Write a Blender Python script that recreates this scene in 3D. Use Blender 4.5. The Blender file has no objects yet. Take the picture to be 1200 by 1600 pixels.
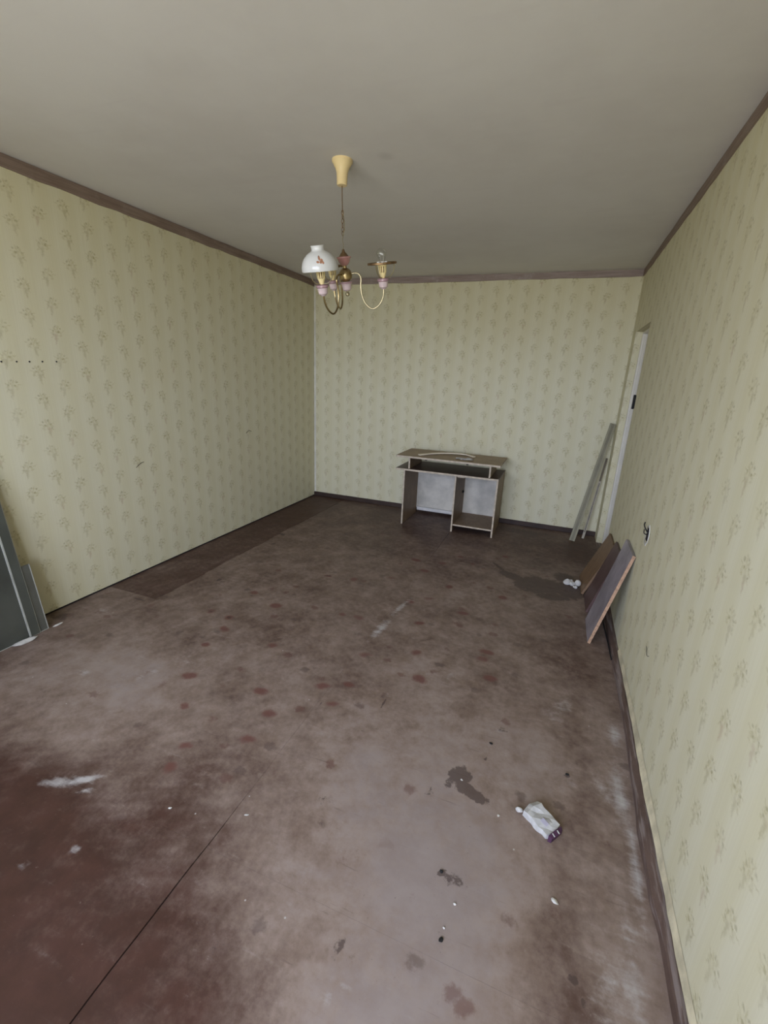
import bpy, bmesh, math, random
import numpy as np
from mathutils import Vector, Matrix
S = bpy.context.scene
COL = S.collection
W, D, H, Y0 = 3.312, 4.942, 2.5, -1.00      # room: width, back wall, height, window wall behind the camera
pi = math.pi

# ------------------------------------------------------------------ camera
cam = bpy.data.objects.new('camera', bpy.data.cameras.new('camera'))
COL.objects.link(cam)
R_ = Vector((0.93162811, 0.36098531, 0.04193655)); U_ = Vector((-0.14287115, 0.25770614, 0.9556021)); F_ = Vector((-0.33415102, 0.8962573, -0.29166067))
M = Matrix((R_, U_, -F_)).transposed().to_4x4()
M.translation = (2.8034, 0.0, 1.51956)
cam.matrix_world = M
cam.data.sensor_fit = 'VERTICAL'; cam.data.sensor_height = 24.0
cam.data.lens = 24.0 * 705.59 / 1600.0
cam.data.clip_start = 0.02
S.camera = cam

# ------------------------------------------------------------------ world, exposure
wd = bpy.data.worlds.new('overcast_sky'); S.world = wd; wd.use_nodes = True
nt = wd.node_tree; nt.nodes.clear()
wo = nt.nodes.new('ShaderNodeOutputWorld'); bg = nt.nodes.new('ShaderNodeBackground')
tc = nt.nodes.new('ShaderNodeTexCoord'); sx = nt.nodes.new('ShaderNodeSeparateXYZ'); rp = nt.nodes.new('ShaderNodeValToRGB')
mr = nt.nodes.new('ShaderNodeMapRange'); mr.inputs['From Min'].default_value = -1
nt.links.new(tc.outputs['Generated'], sx.inputs[0]); nt.links.new(sx.outputs['Z'], mr.inputs['Value']); nt.links.new(mr.outputs[0], rp.inputs[0])
e = rp.color_ramp.elements
e[0].position = 0.45; e[0].color = (0.53, 0.515, 0.50, 1)         # ground and courtyard below the horizon
e[1].position = 0.49; e[1].color = (0.845, 0.93, 1.27, 1)         # even cloud cover
nt.links.new(rp.outputs[0], bg.inputs[0]); nt.links.new(bg.outputs[0], wo.inputs[0])
bg.inputs[1].default_value = 4.0
S.view_settings.view_transform = 'Standard'; S.view_settings.look = 'None'
S.view_settings.gamma = 1; S.view_settings.use_curve_mapping = False
S.view_settings.exposure = 2.5

WIN = (0.55, 2.05, 0.92, 2.22)      # x0 x1 z0 z1 of the window behind the camera
BAL = (2.13, 2.93, 0.06, 2.22)      # glazed balcony door beside it
for n, (x0, x1, z0, z1) in (('window_portal', WIN), ('balcony_portal', BAL)):   # portals guide sampling of the sky, they give no light of their own
    l = bpy.data.lights.new(n, 'AREA'); l.shape = 'RECTANGLE'; l.size = x1 - x0; l.size_y = z1 - z0
    l.cycles.is_portal = True
    o = bpy.data.objects.new(n, l); COL.objects.link(o)
    o.location = ((x0 + x1) / 2, Y0 - 0.02, (z0 + z1) / 2); o.rotation_euler = (pi / 2, 0, 0)

# ------------------------------------------------------------------ helpers
class NT:
    """small node-graph writer"""
    def __init__(s, name):
        s.m = bpy.data.materials.new(name); s.m.use_nodes = True; s.t = s.m.node_tree; s.t.nodes.clear()
        s.out = s.n('ShaderNodeOutputMaterial'); s.b = s.n('ShaderNodeBsdfPrincipled'); s.l(s.b, 0, s.out, 0)
    def n(s, typ, **kw):
        x = s.t.nodes.new(typ)
        for k, v in kw.items(): setattr(x, k, v)
        return x
    def l(s, a, i, b, j): s.t.links.new(a.outputs[i], b.inputs[j])
    def put(s, v, node, j):
        if isinstance(v, tuple) and len(v) == 2 and hasattr(v[0], 'outputs'): s.t.links.new(v[0].outputs[v[1]], node.inputs[j])
        elif isinstance(v, tuple) and len(v) == 3 and node.inputs[j].type == 'RGBA': node.inputs[j].default_value = (*v, 1)
        else: node.inputs[j].default_value = v
    def math(s, op, a, b=0.0, clamp=False):
        x = s.n('ShaderNodeMath', operation=op, use_clamp=clamp); s.put(a, x, 0); s.put(b, x, 1); return (x, 0)
    def mix(s, f, a, b, blend='MIX'):
        x = s.n('ShaderNodeMix', data_type='RGBA', blend_type=blend); s.put(f, x, 0); s.put(a, x, 6); s.put(b, x, 7); return (x, 2)
    def noise(s, vec, scale, detail=4, rough=.55, col=False):
        x = s.n('ShaderNodeTexNoise'); s.put(vec, x, 0); x.inputs['Scale'].default_value = scale
        x.inputs['Detail'].default_value = detail; x.inputs['Roughness'].default_value = rough; return (x, 1 if col else 0)
    def step(s, v, a, b, lo=0.0, hi=1.0):
        x = s.n('ShaderNodeMapRange', interpolation_type='SMOOTHSTEP'); s.put(v, x, 0)
        for i, q in enumerate((a, b, lo, hi)): x.inputs[i + 1].default_value = q
        return (x, 0)
    def coord(s, kind='Object'):
        x = s.n('ShaderNodeTexCoord'); return (x, kind)
    def pos(s):
        x = s.n('ShaderNodeNewGeometry'); return (x, 'Position')
    def mapping(s, vec, loc=(0, 0, 0), rot=(0, 0, 0), sc=(1, 1, 1)):
        x = s.n('ShaderNodeMapping'); s.put(vec, x, 0)
        x.inputs[1].default_value = loc; x.inputs[2].default_value = rot; x.inputs[3].default_value = sc; return (x, 0)
    def attr(s, name):
        x = s.n('ShaderNodeAttribute', attribute_name=name); return (x, 'Fac')
    def bump(s, h, strength=.3, dist=.002):
        x = s.n('ShaderNodeBump'); x.inputs['Strength'].default_value = strength; x.inputs['Distance'].default_value = dist
        s.put(h, x, 'Height'); s.l(x, 0, s.b, 'Normal')
    def set(s, color=None, rough=None, metal=None, spec=None, **kw):
        if color is not None: s.put(color, s.b, 'Base Color')
        if rough is not None: s.put(rough, s.b, 'Roughness')
        if metal is not None: s.put(metal, s.b, 'Metallic')
        if spec is not None: s.put(spec, s.b, 'Specular IOR Level')
        for k, v in kw.items(): s.put(v, s.b, k.replace('_', ' '))
        return s.m

def mesh_obj(name, verts, faces, mat, parent=None, origin=None, smooth=False, kind=None, uvs=None):
    """verts in world metres; the object keeps its own origin"""
    o0 = Vector(origin) if origin is not None else (parent_loc(parent) if parent else Vector((0, 0, 0)))
    me = bpy.data.meshes.new(name)
    me.from_pydata([tuple(Vector(v) - o0) for v in verts], [], faces)
    if smooth:
        for p in me.polygons: p.use_smooth = True
    if uvs is not None:
        ul = me.uv_layers.new(name='UVMap')
        for p in me.polygons:
            for li in p.loop_indices: ul.data[li].uv = uvs(Vector(verts[me.loops[li].vertex_index]), p.normal)
    me.materials.append(mat)
    o = bpy.data.objects.new(name, me); COL.objects.link(o)
    if parent:
        o.parent = parent; o.location = o0 - parent_loc(parent)
    else: o.location = o0
    if kind: o['kind'] = kind
    return o
def parent_loc(p):
    v = Vector(p.location)
    while p.parent: p = p.parent; v += Vector(p.location)
    return v
def thing(name, label, cat, loc, group=None):
    o = bpy.data.objects.new(name, None); o.empty_display_size = .1; COL.objects.link(o); o.location = loc
    return tag(o, label, cat, group)
def tag(o, label, cat, group=None):
    o['label'] = label; o['category'] = cat
    if group: o['group'] = group
    return o

class MB:
    """mesh collector"""
    def __init__(s): s.v = []; s.f = []
    def add(s, v, f):
        k = len(s.v); s.v += [Vector(a) for a in v]; s.f += [tuple(i + k for i in q) for q in f]; return s
    def box(s, lo, hi, bev=0.0):
        bm = bmesh.new(); bmesh.ops.create_cube(bm, size=1)
        for v in bm.verts: v.co = Vector([lo[i] + (v.co[i] + .5) * (hi[i] - lo[i]) for i in range(3)])
        if bev: bmesh.ops.bevel(bm, geom=bm.edges[:], offset=bev, segments=1, affect='EDGES')
        bm.verts.index_update(); s.add([v.co.copy() for v in bm.verts], [[v.index for v in f.verts] for f in bm.faces]); bm.free(); return s
    def lathe(s, prof, n=24, xf=None, cap=True):
        v = []; f = []
        for r, z in prof:
            for i in range(n):
                a = 2 * pi * i / n; v.append(Vector((r * math.cos(a), r * math.sin(a), z)))
        for j in range(len(prof) - 1):
            for i in range(n):
                i2 = (i + 1) % n; f.append((j * n + i, j * n + i2, (j + 1) * n + i2, (j + 1) * n + i))
        if cap:
            if prof[0][0] > 1e-4: f.append(tuple(range(n))[::-1])
            if prof[-1][0] > 1e-4: f.append(tuple(range((len(prof) - 1) * n, len(prof) * n)))
        if xf: v = [xf(q) for q in v]
        return s.add(v, f)
    def tube(s, pts, r, n=8, closed=False, xf=None):
        pts = [Vector(p) for p in pts]; m = len(pts); v = []; f = []
        up = None
        for i, p in enumerate(pts):
            a = pts[(i - 1) % m] if (closed or i) else p; b = pts[(i + 1) % m] if (closed or i < m - 1) else p
            t = (b - a).normalized()
            if up is None: up = t.orthogonal().normalized()
            up = (up - t * up.dot(t)).normalized(); w = t.cross(up)
            rr = r[i] if isinstance(r, (list, tuple)) else r
            for k in range(n):
                q = 2 * pi * k / n; v.append(p + (up * math.cos(q) + w * math.sin(q)) * rr)
        for i in range(m if closed else m - 1):
            j = (i + 1) % m
            for k in range(n): f.append((i * n + k, i * n + (k + 1) % n, j * n + (k + 1) % n, j * n + k))
        if not closed: f.append(tuple(range(n))[::-1]); f.append(tuple(range((m - 1) * n, m * n)))
        if xf: v = [xf(q) for q in v]
        return s.add(v, f)
    def xform(s, fn): s.v = [fn(v) for v in s.v]; return s
    def build(s, name, mat, parent=None, origin=None, smooth=False, kind=None, uvs=None, angle=None):
        o = mesh_obj(name, s.v, s.f, mat, parent, origin, smooth, kind, uvs)
        if smooth:
            o.data.set_sharp_from_angle(angle=math.radians(angle or 35))
        return o
def smooth_path(pts, n=6):
    """Catmull-Rom through the points"""
    P = [Vector(p) for p in pts]; P = [2 * P[0] - P[1]] + P + [2 * P[-1] - P[-2]]; out = []
    for i in range(1, len(P) - 2):
        for k in range(n):
            t = k / n; a, b, c, d = P[i - 1], P[i], P[i + 1], P[i + 2]
            out.append(.5 * ((2 * b) + (c - a) * t + (2 * a - 5 * b + 4 * c - d) * t * t + (3 * b - a - 3 * c + d) * t ** 3))
    out.append(P[-2]); return out

# ------------------------------------------------------------------ materials
def plain(name, col, rough=.6, metal=0.0, var=.12, scale=8, spec=.4, bump=0.0, bscale=60):
    t = NT(name); c = t.coord()
    n = t.noise(c, scale, 5)
    k = t.step(n, .25, .75, 1 - var, 1 + var)
    m = t.mix(1.0, col, (1, 1, 1), 'MULTIPLY'); x = t.n('ShaderNodeVectorMath', operation='SCALE'); t.put(m, x, 0); t.put(k, x, 3)
    if bump: t.bump(t.noise(c, bscale, 6), bump)
    return t.set((x, 0), rough, metal, spec)
def wood(name, a, b, axis=0, rough=.55, scale=6, spec=.35, worn=None):
    t = NT(name); c = t.coord(); sc = [18, 18, 18]; sc[axis] = 1.2
    n = t.noise(t.mapping(c, sc=tuple(sc)), scale * .4, 6, .6)
    col = t.mix(t.step(n, .3, .7), a, b)
    n2 = t.noise(c, 9, 5, .65)
    col = t.mix(t.step(n2, .45, .8, 0, .35), col, worn or tuple(min(1, q * 1.6 + .03) for q in b))
    t.bump(n, .15, .001)
    return t.set(col, rough, 0.0, spec)

def wallpaper():
    t = NT('floral_wallpaper')
    uv = t.n('ShaderNodeUVMap'); sep = t.n('ShaderNodeSeparateXYZ'); t.l(uv, 0, sep, 0)
    CW, CH = .1435, .1505
    wob = t.noise((uv, 0), 2.2, 2, .5, col=True)
    u = t.math('DIVIDE', t.math('ADD', (sep, 0), t.math('MULTIPLY', t.math('SUBTRACT', t.noise((uv, 0), 1.3, 2), .5), .012)), CW)
    i = t.math('FLOOR', u); fu = t.math('SUBTRACT', t.math('SUBTRACT', u, i), .5)
    par = t.math('MODULO', t.math('ABSOLUTE', i), 2.0)
    v = t.math('ADD', t.math('DIVIDE', (sep, 1), CH), t.math('MULTIPLY', par, .5))
    j = t.math('FLOOR', v); fv = t.math('SUBTRACT', t.math('SUBTRACT', v, j), .5)
    flip = t.math('SUBTRACT', 1.0, t.math('MULTIPLY', par, 2.0))     # every second column mirrored
    x = t.math('MULTIPLY', t.math('MULTIPLY', fu, CW), flip); y = t.math('MULTIPLY', fv, CH)
    cb = t.n('ShaderNodeCombineXYZ'); t.put(x, cb, 0); t.put(y, cb, 1)
    dist = t.noise((uv, 0), 75, 2, .5, col=True)
    dv = t.n('ShaderNodeVectorMath', operation='SUBTRACT'); t.put(dist, dv, 0); dv.inputs[1].default_value = (.5, .5, .5)
    ds = t.n('ShaderNodeVectorMath', operation='SCALE'); t.l(dv, 0, ds, 0); ds.inputs[3].default_value = .022
    pa = t.n('ShaderNodeVectorMath', operation='ADD'); t.l(cb, 0, pa, 0); t.l(ds, 0, pa, 1)
    fl = t.n('ShaderNodeVectorMath', operation='MULTIPLY'); t.l(pa, 0, fl, 0); fl.inputs[1].default_value = (1, 1, 0)
    def ell(cx, cy, rx, ry, rot, soft=.62):
        m = t.n('ShaderNodeMapping', vector_type='TEXTURE'); t.l(fl, 0, m, 0)
        m.inputs[1].default_value = (cx, cy, 0); m.inputs[2].default_value = (0, 0, math.radians(rot)); m.inputs[3].default_value = (rx, ry, 1)
        ln = t.n('ShaderNodeVectorMath', operation='LENGTH'); t.l(m, 0, ln, 0)
        return t.step((ln, 1), 1 + soft, 1 - soft * 1.4)
    def union(lst):
        r = lst[0]
        for q in lst[1:]: r = t.math('MAXIMUM', r, q)
        return r
    bud = union([ell(.009, -.030, .0085, .023, 6), ell(.010, -.018, .012, .012, 0), ell(.013, -.050, .003, .014, 8)])
    leaf = union([ell(-.016, .002, .014, .007, 38), ell(-.020, -.013, .010, .005, -20), ell(.024, .000, .012, .006, -35), ell(.002, .006, .006, .013, -12),
                  ell(.013, .020, .006, .013, -25), ell(-.006, .027, .005, .015, 18), ell(.031, .014, .010, .003, 25), ell(-.034, .010, .012, .003, -15), ell(.030, -.022, .009, .0035, -40)])
    dot = union([ell(-.021, .024, .0062, .0052, 0), ell(.006, .033, .006, .005, 30), ell(.021, .010, .006, .005, 0), ell(-.010, .006, .006, .005, 0), ell(.025, -.012, .005, .004, 0)])
    frac = t.n('ShaderNodeMapping'); t.l(uv, 0, frac, 0); frac.inputs[3].default_value = (1, 1, 1)
    fade = t.step(t.noise((uv, 0), 5.5, 4, .7), .28, .62, .55, 1.0)
    speck = t.step(t.noise((uv, 0), 190, 3, .7), .36, .58, .35, 1)
    stripe = t.math('MULTIPLY', t.math('SINE', t.math('MULTIPLY', u, pi * 2)), .5)
    silk = t.noise(t.mapping((uv, 0), sc=(150, 3, 1)), 1, 3)
    cloud = t.noise((uv, 0), 1.1, 4, .6)
    base = t.mix(t.step(stripe, -.5, .5, 0, .55), (.65, .61, .41), (.69, .66, .49))
    base = t.mix(t.step(silk, .3, .7, 0, .16), base, (.52, .47, .27))
    base = t.mix(t.step(cloud, .45, .75, 0, .3), base, (.60, .54, .34))
    tint = t.step(t.noise((uv, 0), 6.5, 1), .5, .62)
    budc = t.mix(tint, (.30, .25, .095), (.36, .22, .11))
    col = t.mix(t.math('MULTIPLY', t.math('MULTIPLY', leaf, fade), t.math('MULTIPLY', speck, .46)), base, (.37, .31, .115))
    col = t.mix(t.math('MULTIPLY', t.math('MULTIPLY', bud, fade), .38), col, budc)
    col = t.mix(t.math('MULTIPLY', t.math('MULTIPLY', dot, fade), .50), col, (.23, .195, .065))
    t.bump(t.noise((uv, 0), 260, 3), .12, .0008)
    return t.set(col, .68, 0.0, .25)
WALLPAPER = wallpaper()

def ceiling_mat():
    t = NT('old_whitewash'); p = t.pos()
    n = t.noise(p, 1.1, 5, .6); n2 = t.noise(p, 5, 6, .65); st = t.noise(t.mapping(p, rot=(0, 0, .5), sc=(1.2, 9, 1)), 1.4, 4)
    c = t.mix(t.step(n, .35, .7), (.70, .68, .645), (.64, .615, .58))
    c = t.mix(t.step(n2, .5, .8, 0, .3), c, (.74, .72, .69)); c = t.mix(t.step(st, .56, .75, 0, .25), c, (.62, .58, .56))
    pv = t.n('ShaderNodeVectorMath', operation='DISTANCE'); t.put(p, pv, 0); pv.inputs[1].default_value = (1.86, 2.34, 2.5)
    c = t.mix(t.step((pv, 1), .06, .005, 0, .22), c, (.34, .31, .28))
    t.bump(t.noise(p, 22, 6, .6), .12, .004)
    return t.set(c, .85, 0, .15)
CEIL = ceiling_mat()

def floor_mat():
    t = NT('worn_red_brown_floor_paint'); p = t.pos()
    dust_and_light, dark, red, white = (t.attr(k) for k in ('dust_and_light', 'dark', 'red', 'white'))
    nb = t.noise(p, 3.2, 7, .68); nf = t.noise(p, 26, 6, .7); nm = t.noise(p, 9, 6, .65)
    sc = t.noise(t.mapping(p, rot=(0, 0, .35), sc=(3, 30, 1)), 1.5, 5, .6)
    vo = t.n('ShaderNodeTexVoronoi'); t.put(t.mapping(p, sc=(1, 1.25, 0)), vo, 0); vo.inputs['Scale'].default_value = 7.5; vo.inputs['Randomness'].default_value = 1
    sp = t.n('ShaderNodeTexVoronoi'); t.put(t.mapping(p, sc=(1, 1, 0)), sp, 0); sp.inputs['Scale'].default_value = 15; sp.inputs['Randomness'].default_value = 1
    ng = t.noise(p, 60, 5, .7); scr = t.noise(t.mapping(p, rot=(0, 0, -.5), sc=(4, 60, 1)), 1.2, 4, .6)
    base = t.mix(t.step(nm, .3, .7), (.052, .0235, .0155), (.072, .032, .022))
    d = t.math('ADD', dust_and_light, t.math('MULTIPLY', t.math('SUBTRACT', nb, .5), 1.35))
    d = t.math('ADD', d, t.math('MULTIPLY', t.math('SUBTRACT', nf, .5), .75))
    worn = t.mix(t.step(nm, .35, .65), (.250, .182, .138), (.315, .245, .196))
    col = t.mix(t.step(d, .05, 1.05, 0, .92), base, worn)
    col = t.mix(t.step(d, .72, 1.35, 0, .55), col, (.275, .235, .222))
    col = t.mix(t.math('MULTIPLY', t.step(t.math('ADD', t.math('MULTIPLY', sc, .55), t.math('MULTIPLY', nf, .45)), .56, .70, 0, .28), t.step(dust_and_light, .1, .6, .25, 1)), col, (.34, .30, .27))
    col = t.mix(t.step(t.math('ADD', t.math('MULTIPLY', nb, .4), t.math('MULTIPLY', nf, .6)), .40, .30, 0, .5), col, (.10, .060, .050))
    r = t.step(t.math('ADD', red, t.math('MULTIPLY', t.math('SUBTRACT', nf, .5), 1.1)), .25, .75, 0, .85)
    col = t.mix(r, col, (.135, .052, .040))
    pr = t.math('ADD', (vo, 0), t.math('MULTIPLY', t.math('SUBTRACT', nf, .5), .55))           # worn footprints
    pk = t.math('MULTIPLY', t.step(pr, .26, .12), t.step(d, .15, .6))
    pick = t.n('ShaderNodeSeparateColor'); t.l(vo, 1, pick, 0)
    pk = t.math('MULTIPLY', pk, t.step((pick, 0), .42, .50))
    col = t.mix(t.math('MULTIPLY', pk, .55), col, t.mix(t.step((pick, 1), .45, .55), (.120, .050, .038), (.098, .066, .054)))
    col = t.mix(t.step(scr, .64, .72, 0, .35), col, (.10, .066, .056))
    col = t.mix(t.step(ng, .36, .26, 0, .5), col, (.09, .058, .05)); col = t.mix(t.step(ng, .64, .76, 0, .4), col, (.38, .34, .30))
    spk = t.n('ShaderNodeSeparateColor'); t.l(sp, 1, spk, 0)
    col = t.mix(t.math('MULTIPLY', t.step((sp, 0), .06, .03), t.step((spk, 0), .90, .91, 0, .8)), col, (.46, .44, .40))
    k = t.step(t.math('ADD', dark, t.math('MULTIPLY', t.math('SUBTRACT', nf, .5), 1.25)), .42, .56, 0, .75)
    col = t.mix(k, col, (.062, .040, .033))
    wz = t.step(t.math('ADD', white, t.math('MULTIPLY', t.math('SUBTRACT', t.math('ADD', t.math('MULTIPLY', sc, .35), t.math('ADD', t.math('MULTIPLY', nm, .3), t.math('MULTIPLY', nf, .35))), .5), 2.3)), .25, 1.0, 0, .8)
    col = t.mix(wz, col, (.50, .48, .45))
    t.bump(t.math('ADD', nm, t.math('MULTIPLY', nf, .4)), .22, .003)
    ro = t.step(nb, .3, .7, .46, .62)
    return t.set(col, ro, 0, .34)
FLOORM = floor_mat()

SUB = plain('gap_dirt_and_shade', (.02, .014, .012), .9)
def border_mat(name, a, b, axis, pale):
    t = NT(name); p = t.pos(); sc = [60, 60, 60]; sc[axis] = 4
    n = t.noise(t.mapping(p, sc=tuple(sc)), 1, 6, .65)
    c = t.mix(t.step(n, .3, .7), a, b)
    c = t.mix(t.step(t.noise(p, 7, 5, .7), .52, .72, 0, pale), c, (.42, .38, .36))
    t.bump(n, .2, .001); return t.set(c, .6, 0, .3)
BORDER_SIDE = border_mat('wood_grain_border', (.185, .130, .098), (.265, .200, .160), 1, .15)
BORDER_BACK = border_mat('faded_wood_grain_border', (.25, .19, .165), (.34, .275, .25), 0, .55)
def skirting():
    t = NT('chipped_brown_skirting_paint'); p = t.pos()
    n = t.noise(p, 6, 6, .7); g = t.noise(t.mapping(p, sc=(30, 2.2, 30)), 1.6, 5, .6)
    c = t.mix(t.step(n, .3, .7), (.085, .053, .040), (.125, .082, .063))
    c = t.mix(t.step(g, .49, .60, 0, .6), c, (.27, .225, .20)); t.bump(n, .2, .002)
    return t.set(c, .5, 0, .4)
SKIRT = skirting()
WHITEP = plain('old_white_gloss_paint', (.67, .64, .545), .4, var=.06)
PLASTER = plain('crumbly_white_plaster', (.54, .52, .47), .9, var=.15, scale=40, bump=.4)
BLACK = plain('black_grime', (.012, .011, .010), .8)
STEEL = plain('dark_steel', (.10, .095, .085), .4, .8)
CREAM = plain('cream_plastic', (.78, .62, .33), .4, var=.05)
BRASS = plain('tarnished_brass', (.34, .26, .13), .3, 1.0, var=.25, scale=30)
BRASSD = plain('brown_brass', (.20, .125, .06), .42, .7, var=.3, scale=30)
BRASSP = plain('pale_brass', (.40, .35, .22), .38, .85, var=.15, scale=30)
PINK = plain('pink_ceramic', (.42, .21, .18), .2, var=.10, scale=20, spec=.6)
LILAC = plain('lilac_rim_ceramic', (.36, .22, .24), .2, var=.10, scale=20, spec=.6)
PALEPINK = plain('pale_pink_ceramic', (.58, .46, .45), .25, var=.10, scale=30, spec=.6)
IVORY = plain('yellow_ivory_plastic', (.80, .66, .33), .35, var=.05)
OPAL = plain('milk_glass', (.62, .62, .59), .2, var=.02, spec=.6)
DECALM = plain('brown_flower_print', (.34, .17, .10), .3, var=.3, scale=80)
PRONG = plain('white_ceramic', (.82, .80, .72), .3, var=.04)
def glass():
    t = NT('clear_bulb_glass')
    tr = t.n('ShaderNodeBsdfTransparent'); gl = t.n('ShaderNodeBsdfGlossy'); gl.inputs['Roughness'].default_value = .03
    fr = t.n('ShaderNodeLayerWeight'); fr.inputs[0].default_value = .35
    mx = t.n('ShaderNodeMixShader'); tr.inputs[0].default_value = (.93, .94, .93, 1)
    f = t.math('ADD', t.math('MULTIPLY', (fr, 1), .55), .06)
    t.put(f, mx, 0); t.l(tr, 0, mx, 1); t.l(gl, 0, mx, 2); t.t.links.new(mx.outputs[0], t.out.inputs[0]); return t.m
GLASS = glass()
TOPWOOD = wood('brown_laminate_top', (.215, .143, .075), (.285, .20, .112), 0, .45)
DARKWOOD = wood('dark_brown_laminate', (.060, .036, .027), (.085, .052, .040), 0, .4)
SIDEWOOD = wood('brown_laminate_side', (.20, .132, .072), (.265, .182, .105), 2, .5)
EDGE = plain('pale_edge_banding', (.50, .42, .31), .6, var=.2, scale=25)
BACKP = plain('grimy_white_hardboard', (.55, .515, .43), .6, var=.24, scale=5)
TANB = wood('tan_brown_shelf', (.150, .088, .046), (.20, .122, .066), 2, .5)
MAROONB = wood('dark_maroon_shelf', (.080, .045, .040), (.105, .062, .056), 2, .45)
GREYB = plain('lavender_grey_laminate', (.27, .24, .255), .38, var=.35, scale=6)
CHIP = plain('raw_chipboard_edge', (.40, .25, .155), .85, var=.25, scale=70, bump=.3)
OLIVE = plain('grey_green_paint', (.21, .19, .12), .55, var=.15, scale=12)
OLIVED = plain('dark_green_groove', (.15, .14, .10), .6)
PALEST = plain('pale_bare_wood', (.44, .39, .29), .7, var=.2, scale=20)
PANELG = plain('grey_green_metal_sheet', (.085, .090, .074), .26, .25, var=.25, scale=3, spec=.6)
PANELE = plain('pale_sheet_edge', (.38, .38, .33), .45, var=.15, scale=20)
PANELB = plain('dull_grey_sheet', (.13, .13, .105), .35, .2, var=.2, scale=5)
PAPER = plain('crumpled_grey_white_paper', (.46, .45, .42), .75, var=.16, scale=28, bump=.3)
PURPLE = plain('dark_purple_print', (.055, .020, .045), .5)
STRIPP = plain('cream_plastic_strip', (.78, .70, .54), .45, var=.1)

# ------------------------------------------------------------------ room shell
def uv_wall(co, no):                         # metres along the wall, metres up
    if abs(no.x) > .5: return (co.y - 1.7235 + .1435 * 20, co.z - .0145)
    return (co.x + .045 + .1435 * 20, co.z - .02)
def panel_rects(us, vs, holes):
    """rectangles of a wall grid without the holes"""
    r = []
    for a in range(len(us) - 1):
        for b in range(len(vs) - 1):
            cu, cv = (us[a] + us[a + 1]) / 2, (vs[b] + vs[b + 1]) / 2
            if not any(h[0] < cu < h[1] and h[2] < cv < h[3] for h in holes): r.append((us[a], us[a + 1], vs[b], vs[b + 1]))
    return r
def wall_with_holes(name, axis, p0, p1, us, vs, holes, mat):
    mb = MB()
    for (a, b, c, d) in panel_rects(us, vs, holes):
        if axis == 0: mb.box((p0, a, c), (p1, b, d))
        else: mb.box((a, p0, c), (b, p1, d))
    o = mb.build(name, mat, kind='structure', uvs=uv_wall)
    return o
DOOR = (3.975, 4.73, 0.0, 1.965)             # doorway at the far end of the right wall
HOLE = (2.535, 2.600, .745, .815)            # missing socket
wall_left = MB().box((-.15, Y0 - .3, -.02), (0, D + .15, H + .02)).build('wall_left', WALLPAPER, kind='structure', uvs=uv_wall)
wall_back = MB().box((0, D, -.02), (W, D + .15, H + .02)).build('wall_back', WALLPAPER, kind='structure', uvs=uv_wall)
wall_right = wall_with_holes('wall_right', 0, W, W + .14, [Y0 - .3, HOLE[0], HOLE[1], DOOR[0], DOOR[1], D + .15], [-.02, HOLE[2], HOLE[3], DOOR[3], H + .02],
                             [(DOOR[0], DOOR[1], -.1, DOOR[3]), HOLE], WALLPAPER)
wall_front = wall_with_holes('wall_front', 1, Y0 - .3, Y0, [0, WIN[0], WIN[1], BAL[0], BAL[1], W], [-.02, BAL[2], WIN[2], WIN[3], H + .02],
                             [WIN, BAL], WALLPAPER)
ceiling = MB().box((-.15, Y0 - .3, H), (W + .14, D + .15, H + .15)).build('ceiling', CEIL, kind='structure')

# floor: dark subfloor under painted hardboard sheets
floor = MB().box((-.15, Y0 - .3, -.12), (W + .8, D + .15, -.006)).build('floor', SUB, kind='structure')
REDS = [(1.965, 2.04), (1.984, 1.613), (1.88, 1.708), (2.224, 2.18), (2.308, 1.968), (2.591, 2.281), (2.651, 2.123), (1.993, 1.77), (1.819, 3.483), (2.156, 3.734), (2.523, 3.92), (2.001, 2.747), (2.111, 2.852), (1.747, 1.271), (1.539, 1.142), (1.744, 1.436), (1.565, 1.031), (1.765, 2.395), (1.084, 1.923), (1.023, 2.044), (0.868, 2.059), (0.956, 2.391), (1.654, 2.387), (1.292, 2.864), (2.037, 3.516), (2.28, 3.62), (2.6, 2.36), (1.36, 1.32), (1.22, 1.5), (1.1, 1.75), (1.45, 1.9), (1.62, 1.55), (2.15, 2.5), (2.38, 2.75), (2.2, 3.1), (1.5, 2.9), (1.2, 2.3), (2.6, 3.1), (1.75, 3.05), (1.95, 3.3)]
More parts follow.
